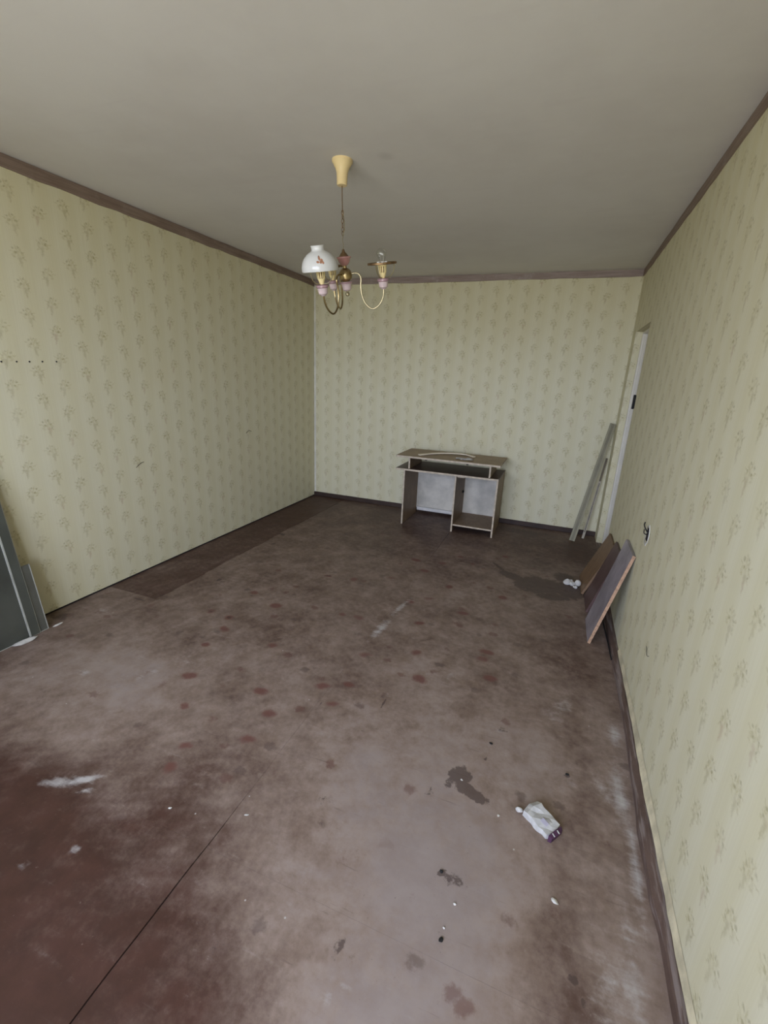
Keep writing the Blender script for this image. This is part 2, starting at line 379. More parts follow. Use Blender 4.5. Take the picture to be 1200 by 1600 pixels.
def floor_fields(X, Y):
    rng = np.random.default_rng(4)
    def blob(x, y, rx, ry, a=0.0, p=2.0):
        c, s = math.cos(a), math.sin(a); dx, dy = X - x, Y - y
        u, v = (dx * c + dy * s) / rx, (-dx * s + dy * c) / ry
        return np.exp(-(u * u + v * v) ** (p / 2))
    def sig(t, w): return 1 / (1 + np.exp(-np.clip(t / w, -40, 40)))
    dust_and_light = np.full_like(X, .62)
    dust_and_light += .10 * sig(X - 2.2, .15)
    dust_and_light -= .22 * sig(Y - 3.7, .25)
    dust_and_light -= .34 * ((X < .43) & (Y > 2.03))
    dust_and_light -= .62 * sig(.84 - Y, .035 + .10 * sig(X - 1.25, .1)) * sig(2.42 - X, .07)             # front sheets kept their paint; shade below the window sill is painted in too
    dust_and_light += .25 * blob(1.0, 1.35, .55, .30) + .2 * blob(.75, 1.2, .3, .3)
    dust_and_light += .30 * blob(2.6, 1.2, .55, .6) + .34 * blob(2.62, .55, .42, .5) + .16 * blob(2.3, 1.0, .3, .6)  # paler dust, with the balcony-door light on the floor painted in
    dust_and_light -= .40 * blob(3.02, 1.18, .10, .28) + .35 * blob(3.05, .75, .1, .22) + .25 * blob(3.1, 1.65, .06, .2)
    dust_and_light -= .30 * blob(3.05, 2.55, .22, .45)
    dust_and_light -= .3 * blob(3.0, 4.3, .5, .4)
    red = np.zeros_like(X)
    for (x, y) in REDS: red = np.maximum(red, blob(x, y, rng.uniform(.03, .055), rng.uniform(.02, .038), rng.uniform(-.5, .5), 2.5) * rng.uniform(.6, 1))
    dark = np.zeros_like(X)
    for (x, y, rx, ry, a, k) in [(2.83, 3.44, .20, .16, .2, 1), (2.62, 3.52, .14, .06, -.5, .95), (3.05, 3.45, .12, .16, 0, 1), (2.95, 3.28, .14, .06, .2, .9), (2.50, 3.66, .14, .018, -.9, .8), (3.02, 3.68, .10, .12, 0, .8),
                              (2.635, 1.455, .050, .045, .2, 1), (2.665, 1.405, .045, .032, -.4, 1), (2.72, 1.385, .045, .028, -.3, .85), (2.60, 1.40, .03, .03, 0, .6), (2.545, 1.33, .03, .035, 0, .55), (2.69, 1.06, .045, .03, 0, .62), (2.655, 1.063, .012, .012, 0, .9),
                              (2.197, 1.15, .05, .03, 0, .5), (2.76, 1.777, .03, .025, 0, .6), (2.443, .764, .02, .04, 0, .65), (2.711, 1.58, .012, .02, 0, .8), (3.035, 1.628, .012, .012, 0, .9), (2.136, .637, .04, .05, 0, .4),
                              (2.2075, 1.735, .006, .07, -.1, .8), (1.926, 1.575, .006, .05, -.1, .6), (2.175, 1.52, .05, .008, -.45, .6), (1.29, 2.87, .035, .012, .3, .7), (1.023, 2.044, .02, .02, 0, .7), (.868, 2.059, .03, .02, 0, .7), (.60, 2.45, .02, .03, 0, .8), (.97, 2.34, .02, .02, 0, .7),
                              (.53, 3.25, .04, .02, 1, .7), (.46, 3.5, .03, .05, 1, .8), (.33, 1.98, .06, .012, 0, .8), (.09, 1.62, .10, .06, 0, .6),
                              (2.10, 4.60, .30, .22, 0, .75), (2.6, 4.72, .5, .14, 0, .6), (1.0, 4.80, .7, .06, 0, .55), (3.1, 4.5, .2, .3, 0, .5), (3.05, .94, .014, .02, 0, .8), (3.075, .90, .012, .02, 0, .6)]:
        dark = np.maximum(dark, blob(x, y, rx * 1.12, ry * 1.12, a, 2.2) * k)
    white = np.zeros_like(X)
    for (x, y, rx, ry, a, k) in [(1.31, .862, .075, .017, .62, 1.1), (1.26, .83, .12, .03, .45, .7), (1.36, .83, .05, .012, .7, .7), (1.034, 1.448, .05, .03, 0, .5), (1.0, 1.39, .07, .03, .2, .5), (.72, 1.30, .05, .03, 0, .6), (1.534, .676, .018, .018, 0, .8), (1.432, .574, .03, .02, .3, .55),
                              (1.972, 2.66, .026, .16, -.12, .74), (1.945, 2.34, .036, .17, -.06, .74), (2.747, 1.771, .03, .03, 0, .45), (3.02, 2.05, .06, .07, 0, .62), (2.99, 1.98, .12, .12, 0, .35), (3.236, 1.95, .03, .12, 0, .62), (3.225, 1.62, .035, .18, 0, .72), (3.245, 1.35, .022, .25, 0, .7), (3.17, 1.62, .06, .10, 0, .45),
                              (3.13, .95, .06, .10, 0, .45), (3.20, 1.0, .04, .25, 0, .5), (3.05, 1.60, .03, .03, 0, .5), (2.498, .691, .03, .025, 0, .55), (2.46, .655, .02, .018, 0, .6), (2.18, 1.47, .015, .02, 0, .5), (2.298, 2.889, .02, .03, 0, .45), (2.45, 2.05, .03, .06, 0, .5), (2.2, 1.78, .03, .03, 0, .4), (.25, 1.75, .12, .08, 0, .35), (1.15, 1.6, .12, .06, 0, .35)]:
        white = np.maximum(white, blob(x, y, rx, ry, a, 2) * k)
    return dust_and_light, dark, red, white
def gap(y): return .0024 if y < .72 else (.0024 - .0020 * min(1, (y - .72) / .35) if y < 3.8 else .0018)
def sheet(x0, x1, y0, y1, e0, e1):
    st = .016
    nx, ny = max(3, int((x1 - x0) / st)), max(3, int((y1 - y0) / st))
    xs = np.linspace(0, 1, nx + 1); ys = np.linspace(y0 + .0002, y1 - .0002, ny + 1)
    g = np.array([gap(y) for y in ys]); wob = .0012 * np.sin(ys * 7.3) + .0008 * np.sin(ys * 23)
    a = x0 + g * e0 + wob * e0; b = x1 - g * e1 + wob * e1
    X = a[:, None] + (b - a)[:, None] * xs[None, :]; Y = np.repeat(ys[:, None], nx + 1, 1)
    Z = .0012 * np.sin(X * 5 + Y * 3) * 0
    v = np.stack([X, Y, Z], -1).reshape(-1, 3); n = nx + 1
    f = []
    for j in range(ny):
        for i in range(nx): f.append((j * n + i, j * n + i + 1, (j + 1) * n + i + 1, (j + 1) * n + i))
    k = len(v)                                       # skirt down to the subfloor, so the sheet has its thickness
    per = [i for i in range(n)] + [j * n + nx for j in range(1, ny + 1)] + [ny * n + i for i in range(nx - 1, -1, -1)] + [j * n for j in range(ny - 1, 0, -1)]
    low = v[per].copy(); low[:, 2] = -.006
    v2 = np.concatenate([v, low]); m = len(per)
    for q in range(m): f.append((per[q], k + q, k + (q + 1) % m, per[(q + 1) % m]))
    me = bpy.data.meshes.new('floor_sheet'); me.from_pydata(v2.tolist(), [], f); me.materials.append(FLOORM)
    for name, arr in zip(('dust_and_light', 'dark', 'red', 'white'), floor_fields(v2[:, 0], v2[:, 1])):
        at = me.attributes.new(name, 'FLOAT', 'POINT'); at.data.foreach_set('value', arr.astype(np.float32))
    o = bpy.data.objects.new('floor_sheet', me); COL.objects.link(o); o.parent = floor
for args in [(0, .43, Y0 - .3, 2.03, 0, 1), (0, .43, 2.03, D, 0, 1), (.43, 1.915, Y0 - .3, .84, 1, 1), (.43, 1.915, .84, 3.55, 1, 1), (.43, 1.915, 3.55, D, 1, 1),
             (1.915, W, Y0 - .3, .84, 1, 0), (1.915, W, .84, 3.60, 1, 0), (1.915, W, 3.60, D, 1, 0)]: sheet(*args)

# border strips under the ceiling, with a slightly wavy cut edge
def border(name, mat, a, b, fn, h, seed):
    rnd = random.Random(seed); n = int((b - a) / .12) + 1; v = []; f = []
    for i in range(n + 1):
        s = a + (b - a) * i / n; z = H - h + rnd.uniform(-.004, .004); zt = H - rnd.uniform(0, .004); t = .008
        v += [fn(s, 0, z), fn(s, t, z + .001), fn(s, t, zt), fn(s, 0, zt)]
        if i:
            k = 4 * i
            for q in range(4): f.append((k - 4 + q, k - 4 + (q + 1) % 4, k + (q + 1) % 4, k + q))
    f += [(0, 1, 2, 3)[::-1], tuple(range(4 * n, 4 * n + 4))]
    return mesh_obj(name, v, f, mat, kind='structure')
border('trim_1', BORDER_SIDE, Y0, D - .009, lambda s, t, z: (t, s, z), .066, 1)
border('trim_2', BORDER_BACK, 0, W, lambda s, t, z: (s, D - t, z), .060, 2)
border('trim_3', BORDER_SIDE, Y0, D - .009, lambda s, t, z: (W - t, s, z), .058, 3)
# paper strip in the back left corner
MB().box((0, D - .003, .0), (.020, D, 2.44)).build('trim_4', plain('pale_paper_strip', (.66, .64, .55), .7), kind='structure')
# skirtings, and a dark gap strip on the left
def baseboard_right():
    rnd = random.Random(5); v = []; f = []; n = 60; a, b = Y0, DOOR[0] - .03
    for i in range(n + 1):
        y = a + (b - a) * i / n
        d = .034 + .004 * math.sin(y * 5.1) + rnd.uniform(-.0015, .0015) + (.006 if 1.16 < y < 1.55 else 0); hh = .046 + .004 * math.sin(y * 3.7 + 1)
        v += [(W, y, 0), (W - d, y, 0), (W - d + .003, y, hh * .62), (W - .016, y, hh), (W, y, hh)]
        if i:
            k = 5 * i
            for q in range(5): f.append((k - 5 + q, k - 5 + (q + 1) % 5, k + (q + 1) % 5, k + q))
    f += [tuple(range(5))[::-1], tuple(range(5 * n, 5 * n + 5))]
    return mesh_obj('baseboard_right', v, f, SKIRT, kind='structure')
bbr = baseboard_right()
MB().box((.0, D - .016, 0), (W - .0, D, .050), .003).build('baseboard_back', plain('dark_brown_skirting_paint', (.042, .024, .017), .6, var=.3), kind='structure')
MB().box((0, -.2, 0), (.004, D - .02, .009)).build('floor_gap_left', SUB, kind='structure')  # no skirting on this side; thin dark strip drawn for the gap line
# loose wallpaper edge curling over the right skirting
def paper_edge():
    rnd = random.Random(8); v = []; f = []; n = 46; a, b = .25, 2.62
    for i in range(n + 1):
        y = a + (b - a) * i / n; w = .004 + .006 * max(0, math.sin(y * 4.4 + .5)) + rnd.uniform(0, .003); z = .047 + .005 * math.sin(y * 3.7 + 1)
        v += [(W - .001, y, z + .035), (W - w * .6 - .003, y, z + .014), (W - w - .004, y, z + .002 + rnd.uniform(0, .004))]
        if i:
            k = 3 * i; f += [(k - 3, k - 2, k + 1, k), (k - 2, k - 1, k + 2, k + 1)]
    return mesh_obj('wallpaper_edge', v, f, plain('yellowed_paper_edge', (.56, .50, .33), .8, var=.25, scale=14), wall_right)
paper_edge()

# socket hole in the right wall
mb = MB(); cy, cz = (HOLE[0] + HOLE[1]) / 2, (HOLE[2] + HOLE[3]) / 2
mb.add([(W + .06, HOLE[0], HOLE[2]), (W + .06, HOLE[1], HOLE[2]), (W + .06, HOLE[1], HOLE[3]), (W + .06, HOLE[0], HOLE[3])], [(0, 1, 2, 3)])
y0, y1, z0, z1 = HOLE[0] + .0008, HOLE[1] - .0008, HOLE[2] + .0008, HOLE[3] - .0008
for q in (((y0, z0), (y0, z1)), ((y1, z1), (y1, z0)), ((y0, z1), (y1, z1)), ((y1, z0), (y0, z0))):
    (a, b), (c, d) = q; mb.add([(W + .0005, a, b), (W + .0005, c, d), (W + .06, c, d), (W + .06, a, b)], [(0, 1, 2, 3)])
mb.build('socket_recess', SUB, wall_right)  # dark liner, the shade inside the hole is put into its colour
rnd = random.Random(3); v = []; f = []; n = 18
for i in range(n):
    a = 2 * pi * i / n; r1 = .040 + rnd.uniform(-.004, .003); r2 = r1 + rnd.uniform(.002, .006) + (.006 if a > 4.3 and a < 5.8 else 0)
    for r, dx in ((r1, .003), (r2, .003), (r2 + .002, 0)): v.append((W - dx, cy + r * math.cos(a), cz + r * math.sin(a) * 1.15))
    for q in range(2): f.append((3 * i + q, 3 * i + q + 1, 3 * ((i + 1) % n) + q + 1, 3 * ((i + 1) % n) + q))
rim_o = mesh_obj('torn_plaster_rim', v, f, PLASTER, wall_right)
MB().tube(smooth_path([(W + .05, cy, cz), (W, cy - .004, cz + .012), (W - .022, cy + .004, cz + .045), (W - .020, cy + .012, cz + .062)]), .0032, 6).build('cable_end', BLACK, wall_right, smooth=True)
MB().tube(smooth_path([(W + .05, cy + .01, cz - .01), (W - .008, cy + .02, cz - .005), (W - .018, cy + .012, cz + .024)]), .0026, 6).build('cable_end', STEEL, wall_right, smooth=True)
# scratches and nails in the wallpaper
for y in (1.618, 1.693, 1.759, 1.829, 1.909):
    mb = MB().lathe([(.0045, 0), (.0045, .002), (.002, .004), (.0, .0042)], 8, lambda q, y=y: Vector((q.z, y + q.x, 1.498 + (y - 1.618) * .038 + q.y)))
    mb.build('nail', BLACK, wall_left)
MB().tube(smooth_path([(W - .001, 2.02, .392), (W - .002, 2.05, .378), (W - .001, 2.09, .40)]), .0009, 5).build('tear', BLACK, wall_right)
MB().tube(smooth_path([(.001, 2.36, .80), (.002, 2.40, .825), (.001, 2.43, .83)]), .0018, 5).build('tear', BLACK, wall_left)
MB().tube(smooth_path([(.001, 3.62, .92), (.002, 3.66, .94), (.001, 3.70, .93)]), .002, 5).build('tear', BLACK, wall_left)

# ---------- doorway: wallpapered reveal, white frame, closed leaf, hinge
door_1 = thing('door_1', 'white painted door frame set in the papered doorway of the right wall', 'door', (W + .10, 4.35, 0)); del door_1['category']; door_1['kind'] = 'structure'
mb = MB()
for (x0, x1, q) in ((W + .052, W + .098, .030), (W + .098, W + .14, .045)):
    mb.box((x0, DOOR[1] - q, 0), (x1, DOOR[1] + .0, DOOR[3] - q * .5), .004)
    mb.box((x0, DOOR[0], 0), (x1, DOOR[0] + q * .4, DOOR[3] - q * .5), .004)
    mb.box((x0, DOOR[0], DOOR[3] - q * .6), (x1, DOOR[1], DOOR[3]), .004)
mb.box((W + .064, DOOR[1] - .036, 0), (W + .071, DOOR[1] - .028, DOOR[3] - .02), .002); mb.box((W + .080, DOOR[1] - .036, 0), (W + .087, DOOR[1] - .028, DOOR[3] - .02), .002)
mb.build('door_frame', WHITEP, door_1)
lf = MB().box((W + .10, DOOR[0] + .02, .008), (W + .138, DOOR[1] - .047, DOOR[3] - .03), .003)
for z0, z1 in ((.16, .85), (1.0, 1.82)): lf.box((W + .094, DOOR[0] + .14, z0), (W + .102, DOOR[1] - .17, z1), .004)
lf.build('door_leaf', WHITEP, door_1)
MB().box((W, DOOR[0], -.01), (W + .14, DOOR[1], .004), .001).build('threshold', SKIRT, door_1)
hb = MB().box((W - .004, DOOR[0] - .030, 1.350), (W + .001, DOOR[0] + .002, 1.445), .001)
hb.tube([(W - .007, DOOR[0] + .001, 1.345), (W - .007, DOOR[0] + .001, 1.45)], .009, 10); hb.build('hinge', BLACK, door_1)

# ---------- window wall behind the camera: frames and panes
def window(name, rc, mull):
    x0, x1, z0, z1 = rc; y = Y0 - .14
    w = MB(); t = .06
    w.box((x0, y, z0), (x0 + t, y + .06, z1)); w.box((x1 - t, y, z0), (x1, y + .06, z1))
    w.box((x0 + t, y, z0), (x1 - t, y + .06, z0 + t)); w.box((x0 + t, y, z1 - t), (x1 - t, y + .06, z1))
    xs = [x0 + t] + [m for m in mull] + [x1 - t]
    for m in mull: w.box((m - .03, y, z0 + t), (m + .03, y + .06, z1 - t))
    o = w.build(name, WHITEP, kind='structure')
    for a, b in zip(xs[:-1], xs[1:]): MB().box((a, y + .026, z0 + t), (b, y + .030, z1 - t)).build('pane', GLASS, o)
window('window_1', WIN, [(WIN[0] + WIN[1]) / 2]); window('door_2', BAL, [])
MB().box((WIN[0] - .05, Y0 - .08, WIN[2] - .03), (WIN[1] + .04, Y0 + .12, WIN[2]), .004).build('trim_5', WHITEP, kind='structure')

# ------------------------------------------------------------------ desk
DX0, DX1, DY0, DY1 = 1.285, 2.338, 4.355, 4.87
desk = thing('desk', 'small low brown computer desk with a raised shelf and open bays by the back wall', 'desk', (1.83, 4.6, 0))
def board(name, lo, hi, mat, edge_mat=EDGE, front=True, extra_edge=None):
    """laminate board with its pale front edge strip as a sub-part"""
    p = MB().box((lo[0], lo[1] + (.004 if front else 0), lo[2]), hi, .001).build(name, mat, desk)
    if front: MB().box((lo[0], lo[1], lo[2]), (hi[0], lo[1] + .004, hi[2]), .0008).build('edge_strip', edge_mat, p)
    return p
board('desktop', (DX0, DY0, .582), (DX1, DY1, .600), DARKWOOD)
board('shelf_top', (DX0, DY0 - .005, .716), (DX1 + .003, DY1, .734), TOPWOOD)
board('shelf_support', (1.414, DY0 + .03, .600), (1.430, DY1 - .06, .716), SIDEWOOD)
board('shelf_support', (2.236, DY0 + .03, .600), (2.252, DY1 - .06, .716), SIDEWOOD)
board('side_panel', (1.372, DY0 + .01, 0), (1.388, DY1, .582), SIDEWOOD)
board('side_panel', (2.320, DY0 + .01, 0), (2.336, DY1, .582), SIDEWOOD)
board('divider', (1.911, DY0 + .01, 0), (1.927, DY1 - .01, .582), SIDEWOOD)
board('bottom_shelf', (1.927, DY0 + .03, .060), (2.320, DY1 - .01, .076), SIDEWOOD)
MB().box((1.388, DY1 - .010, .060), (1.911, DY1 - .004, .582)).build('back_panel', BACKP, desk)
MB().box((1.927, DY1 - .010, .076), (2.320, DY1 - .004, .582)).build('back_panel', BACKP, desk)
MB().box((1.40, DY1 - .035, .035), (1.911, DY1 - .012, .075), .004).build('back_rail', plain('pale_rail', (.62, .60, .55), .6), desk)
for x in (1.60, 2.02): MB().box((x - .011, DY0 + .012, .704), (x + .011, DY0 + .04, .716), .003).build('bracket', BLACK, desk)
MB().lathe([(.0, 0), (.014, .002), (.014, .014), (.008, .02), (0, .02)], 10, lambda q: Vector((1.927 + q.z, DY1 - .12 + q.x, .34 + q.y))).build('shelf_pin', BLACK, desk)
MB().box((1.935, DY0 + .006, .572), (2.01, DY0 + .028, .582), .003).build('chipped_batten', EDGE, desk)
# on the desk
P = smooth_path([(1.50, 4.46, .7345), (1.62, 4.60, .7345), (1.78, 4.70, .7345), (1.93, 4.73, .7345), (2.03, 4.68, .7345)], 5); mb = MB()
for i, p in enumerate(P):
    d = (P[min(i + 1, len(P) - 1)] - P[max(i - 1, 0)]).normalized(); s = Vector((-d.y, d.x, 0)) * .019
    lift = Vector((0, 0, .012 * math.sin(pi * i / (len(P) - 1))))
    mb.v += [p - s + lift, p + s + lift, p + s + lift + Vector((0, 0, .008)), p - s + lift + Vector((0, 0, .008))]
    if i:
        k = 4 * i
        for q in range(4): mb.f.append((k - 4 + q, k - 4 + (q + 1) % 4, k + (q + 1) % 4, k + q))
mb.f += [(3, 2, 1, 0), tuple(range(len(mb.v) - 4, len(mb.v)))]
tag(mb.build('plastic_strip', STRIPP, origin=(1.75, 4.62, .7345)), 'long bent cream strip lying across the top of the brown desk', 'strip')
def lump(name, c, r, mat, seed, sq=.6, label=None, cat=None, group=None, n=10, rot=0):
    """irregular broken piece resting on a surface"""
    rn = random.Random(seed); bm = bmesh.new(); bmesh.ops.create_icosphere(bm, subdivisions=2, radius=1)
    ph = [Vector((rn.uniform(-1, 1), rn.uniform(-1, 1), rn.uniform(-1, 1))).normalized() for _ in range(n)]; cut = [rn.uniform(.55, .95) for _ in ph]
    for v in bm.verts:
        for a, k in zip(ph, cut):
            d = v.co.dot(a)
            if d > k: v.co -= a * (d - k)
    cr, sr = math.cos(rot), math.sin(rot); vs = []
    for v in bm.verts:
        x, y, z = v.co.x * r[0], v.co.y * r[1], v.co.z * r[2]; vs.append(Vector((c[0] + x * cr - y * sr, c[1] + x * sr + y * cr, z)))
    zmin = min(v.z for v in vs); zcut = zmin + .12 * r[2]
    for v in vs: v.z = max(v.z, zcut) - zcut + c[2]
    bm.verts.index_update(); fs = [[v.index for v in f.verts] for f in bm.faces]; bm.free()
    o = mesh_obj(name, vs, fs, mat, origin=c)
    return tag(o, label, cat, group)
# torn paper scrap: crumpled sheet
def paper_scrap(name, c, sx_, sy_, seed, label):
    rn = random.Random(seed); n = 7; v = []; f = []
    for j in range(n):
        for i in range(n):
            x, y = (i / (n - 1) - .5) * sx_, (j / (n - 1) - .5) * sy_
            e_ = 1 + rn.uniform(-.25, .12) * (i in (0, n - 1) or j in (0, n - 1))
            v.append((c[0] + x * e_, c[1] + y * e_, c[2] + rn.uniform(.0005, .012)))
    z0 = min(q[2] for q in v); v = [(a, b, z - z0 + c[2]) for a, b, z in v]
    k = n * n; v += [(a, b, z + .0008) for a, b, z in v]
    for j in range(n - 1):
        for i in range(n - 1):
            q = (j * n + i, j * n + i + 1, (j + 1) * n + i + 1, (j + 1) * n + i); f += [q[::-1], tuple(a + k for a in q)]
    return tag(mesh_obj(name, v, f, PAPER, origin=c), label, 'paper')
paper_scrap('paper_scrap', (1.965, 4.50, .7345), .17, .10, 3, 'small torn white paper scrap beside the strip on the desk top')

# ------------------------------------------------------------------ planks in the back right corner
def stick(name, a, b, w, th, mat, label, cat, groove=None, toward=(0, -1, 0)):
    """slender strip leaning from floor point a to wall point b"""
    a, b = Vector(a), Vector(b); d = (b - a).normalized(); s = d.cross(Vector(toward)).normalized(); nrm = s.cross(d).normalized()
    if nrm.dot(Vector(toward)) < 0: nrm = -nrm
    root = thing(name, label, cat, a)
    L = (b - a).length
    def pt(t, u, h): return a + d * t + s * u + nrm * h
    def bar(u0, u1, h0, h1, t0=0, t1=None):
        t1 = L if t1 is None else t1
        v = [pt(t, u, h) for t in (t0, t1) for u, h in ((u0, h0), (u1, h0), (u1, h1), (u0, h1))]
        return MB().add(v, [(0, 1, 2, 3), (7, 6, 5, 4), (0, 4, 5, 1), (1, 5, 6, 2), (2, 6, 7, 3), (3, 7, 4, 0)])
    return root, bar, L
root, bar, L = stick('wooden_plank', (3.084, 4.668, .004), (3.284, 4.910, 1.154), .05, .02, OLIVE, 'long grey-green grooved strip leaning in the corner against the back wall', 'plank')
bar(-.026, .026, 0, .012).build('board', OLIVE, root)
for u in (-.026, .012): bar(u, u + .014, .012, .018).build('moulding', plain('worn_pale_green', (.28, .26, .165), .55), root)
root, bar, L = stick('wooden_stick', (3.190, 4.800, .003), (3.288, 4.915, .819), .02, .012, PALEST, 'thin broken stick with a dark upper end leaning beside the door frame', 'stick')
bar(-.011, .011, 0, .010, 0, L * .72).build('lower_length', PALEST, root)
bar(-.010, .008, 0, .009, L * .72, L).build('split_end', plain('dark_split_wood', (.16, .13, .085), .8), root)
bar(-.003, .001, .010, .013, L * .08, L * .70).build('crack', BLACK, root)

# ------------------------------------------------------------------ furniture boards leaning on the right wall
def leaning_board(name, y0, y1, xb, ztop, th, face, edge, label, cat='board', skew=0.0):
    """board standing on the floor at xb, its top against the right wall; y0 is the end nearest the camera"""
    xt = W - .0015
    ang = math.atan2(xt - xb, ztop); L = math.hypot(xt - xb, ztop) - .002
    dx, dz = math.sin(ang), math.cos(ang); nx, nz = -dz, dx            # outward (room side) normal
    b0 = Vector((xb, 0, 0.0005))
    def pt(y, t, h): return Vector((b0.x + dx * t + nx * h, y + skew * t, b0.z + dz * t + nz * h))
    root = thing(name, label, cat, (xb, (y0 + y1) / 2, 0))
    def slab(ya, yb, ta, tb, ha, hb):
        v = [pt(y, t, h) for y in (ya, yb) for t, h in ((ta, ha), (tb, ha), (tb, hb), (ta, hb))]
        return MB().add(v, [(0, 1, 2, 3), (7, 6, 5, 4), (0, 4, 5, 1), (1, 5, 6, 2), (2, 6, 7, 3), (3, 7, 4, 0)])
    e_ = .003
    slab(y0 + e_, y1, 0, L, 0, th).build('panel', face, root)
    p = slab(y0, y0 + e_, 0, L, 0, th).build('raw_edge', edge, root)
    return root, slab, L
rb, slab, L = leaning_board('shelf_board', 3.42, 3.78, 3.150, .395, .016, TANB, TANB, 'tan-brown shelf board leaning on the right wall, nearest the back corner')
rb, slab, L = leaning_board('shelf_board', 3.13, 3.40, 3.172, .455, .016, MAROONB, MAROONB, 'dark maroon shelf board leaning between the tan board and the grey board')
rb, slab, L = leaning_board('shelf_board', 2.715, 3.02, 3.168, .600, .017, GREYB, CHIP, 'lavender-grey shelf board with raw orange chipboard edge leaning on the right wall')
tag(MB().tube(smooth_path([(W - .037, 2.58, .006), (W - .040, 2.72, .006), (W - .045, 2.86, .006), (W - .05, 3.0, .006), (W - .055, 3.12, .006)]), .004, 6).build('cable', BLACK, origin=(W - .04, 2.8, 0), smooth=True),
    'short black cable on the floor behind the grey shelf board', 'cable')

# ------------------------------------------------------------------ sheets leaning on the left wall
def left_sheet(name, label, y0, y1, xb, zt, hgt, th, face, edge, rim):
    root = thing(name, label, 'panel', (xb, (y0 + y1) / 2, 0))
    ang = math.atan2(xb - th * 1.2, zt); dx, dz = -math.sin(ang), math.cos(ang); nx, nz = dz, -dx
    def slab(ya, yb, ta, tb, ha, hb):
        v = [Vector((xb + dx * t - .0 + (h * dz), y, .0005 + dz * t + h * math.sin(ang))) for y in (ya, yb) for t, h in ((ta, ha), (tb, ha), (tb, hb), (ta, hb))]
        return MB().add(v, [(0, 1, 2, 3), (7, 6, 5, 4), (0, 4, 5, 1), (1, 5, 6, 2), (2, 6, 7, 3), (3, 7, 4, 0)])
    slab(y0, y1 - .005, .004, hgt, 0, th).build('sheet', face, root)
    slab(y1 - .005, y1, 0, hgt, -.001, th + .001).build('edge', edge, root)
    slab(y0, y1 - .005, 0, .004, -.001, th + .001).build('edge', edge, root)
    if rim:
        slab(y1 - .052, y1 - .005, .004, hgt, th, th + .004).build('rim', rim, root)
        slab(y1 - .060, y1 - .052, .004, hgt, th, th + .006).build('bead', edge, root)
    return root
left_sheet('metal_panel', 'tall dark grey-green sheet panel leaning on the left wall at the photo edge', .70, 1.452, .160, .95, 1.02, .010, PANELG, PANELE, plain('grey_green_rim', (.105, .112, .092), .3, .3))
left_sheet('metal_panel', 'short narrow grey strip leaning against the far edge of the tall dark panel', 1.4565, 1.500, .158, .95, .405, .008, PANELB, PANELE, None)
lump('plaster_chip', (.195, 1.34, 0), (.022, .075, .012), PLASTER, 21, label='long flat pale plaster chip at the foot of the dark panel', cat='plaster chip', rot=-.1)
lump('plaster_chip', (.205, 1.18, 0), (.025, .05, .012), PLASTER, 22, label='white plaster chip at the left photo edge under the dark panel', cat='plaster chip', rot=.2)
lump('plaster_chip', (.176, 1.545, 0), (.008, .035, .006), PLASTER, 23, label='small pale splinter at the corner of the short grey sheet', cat='plaster chip')

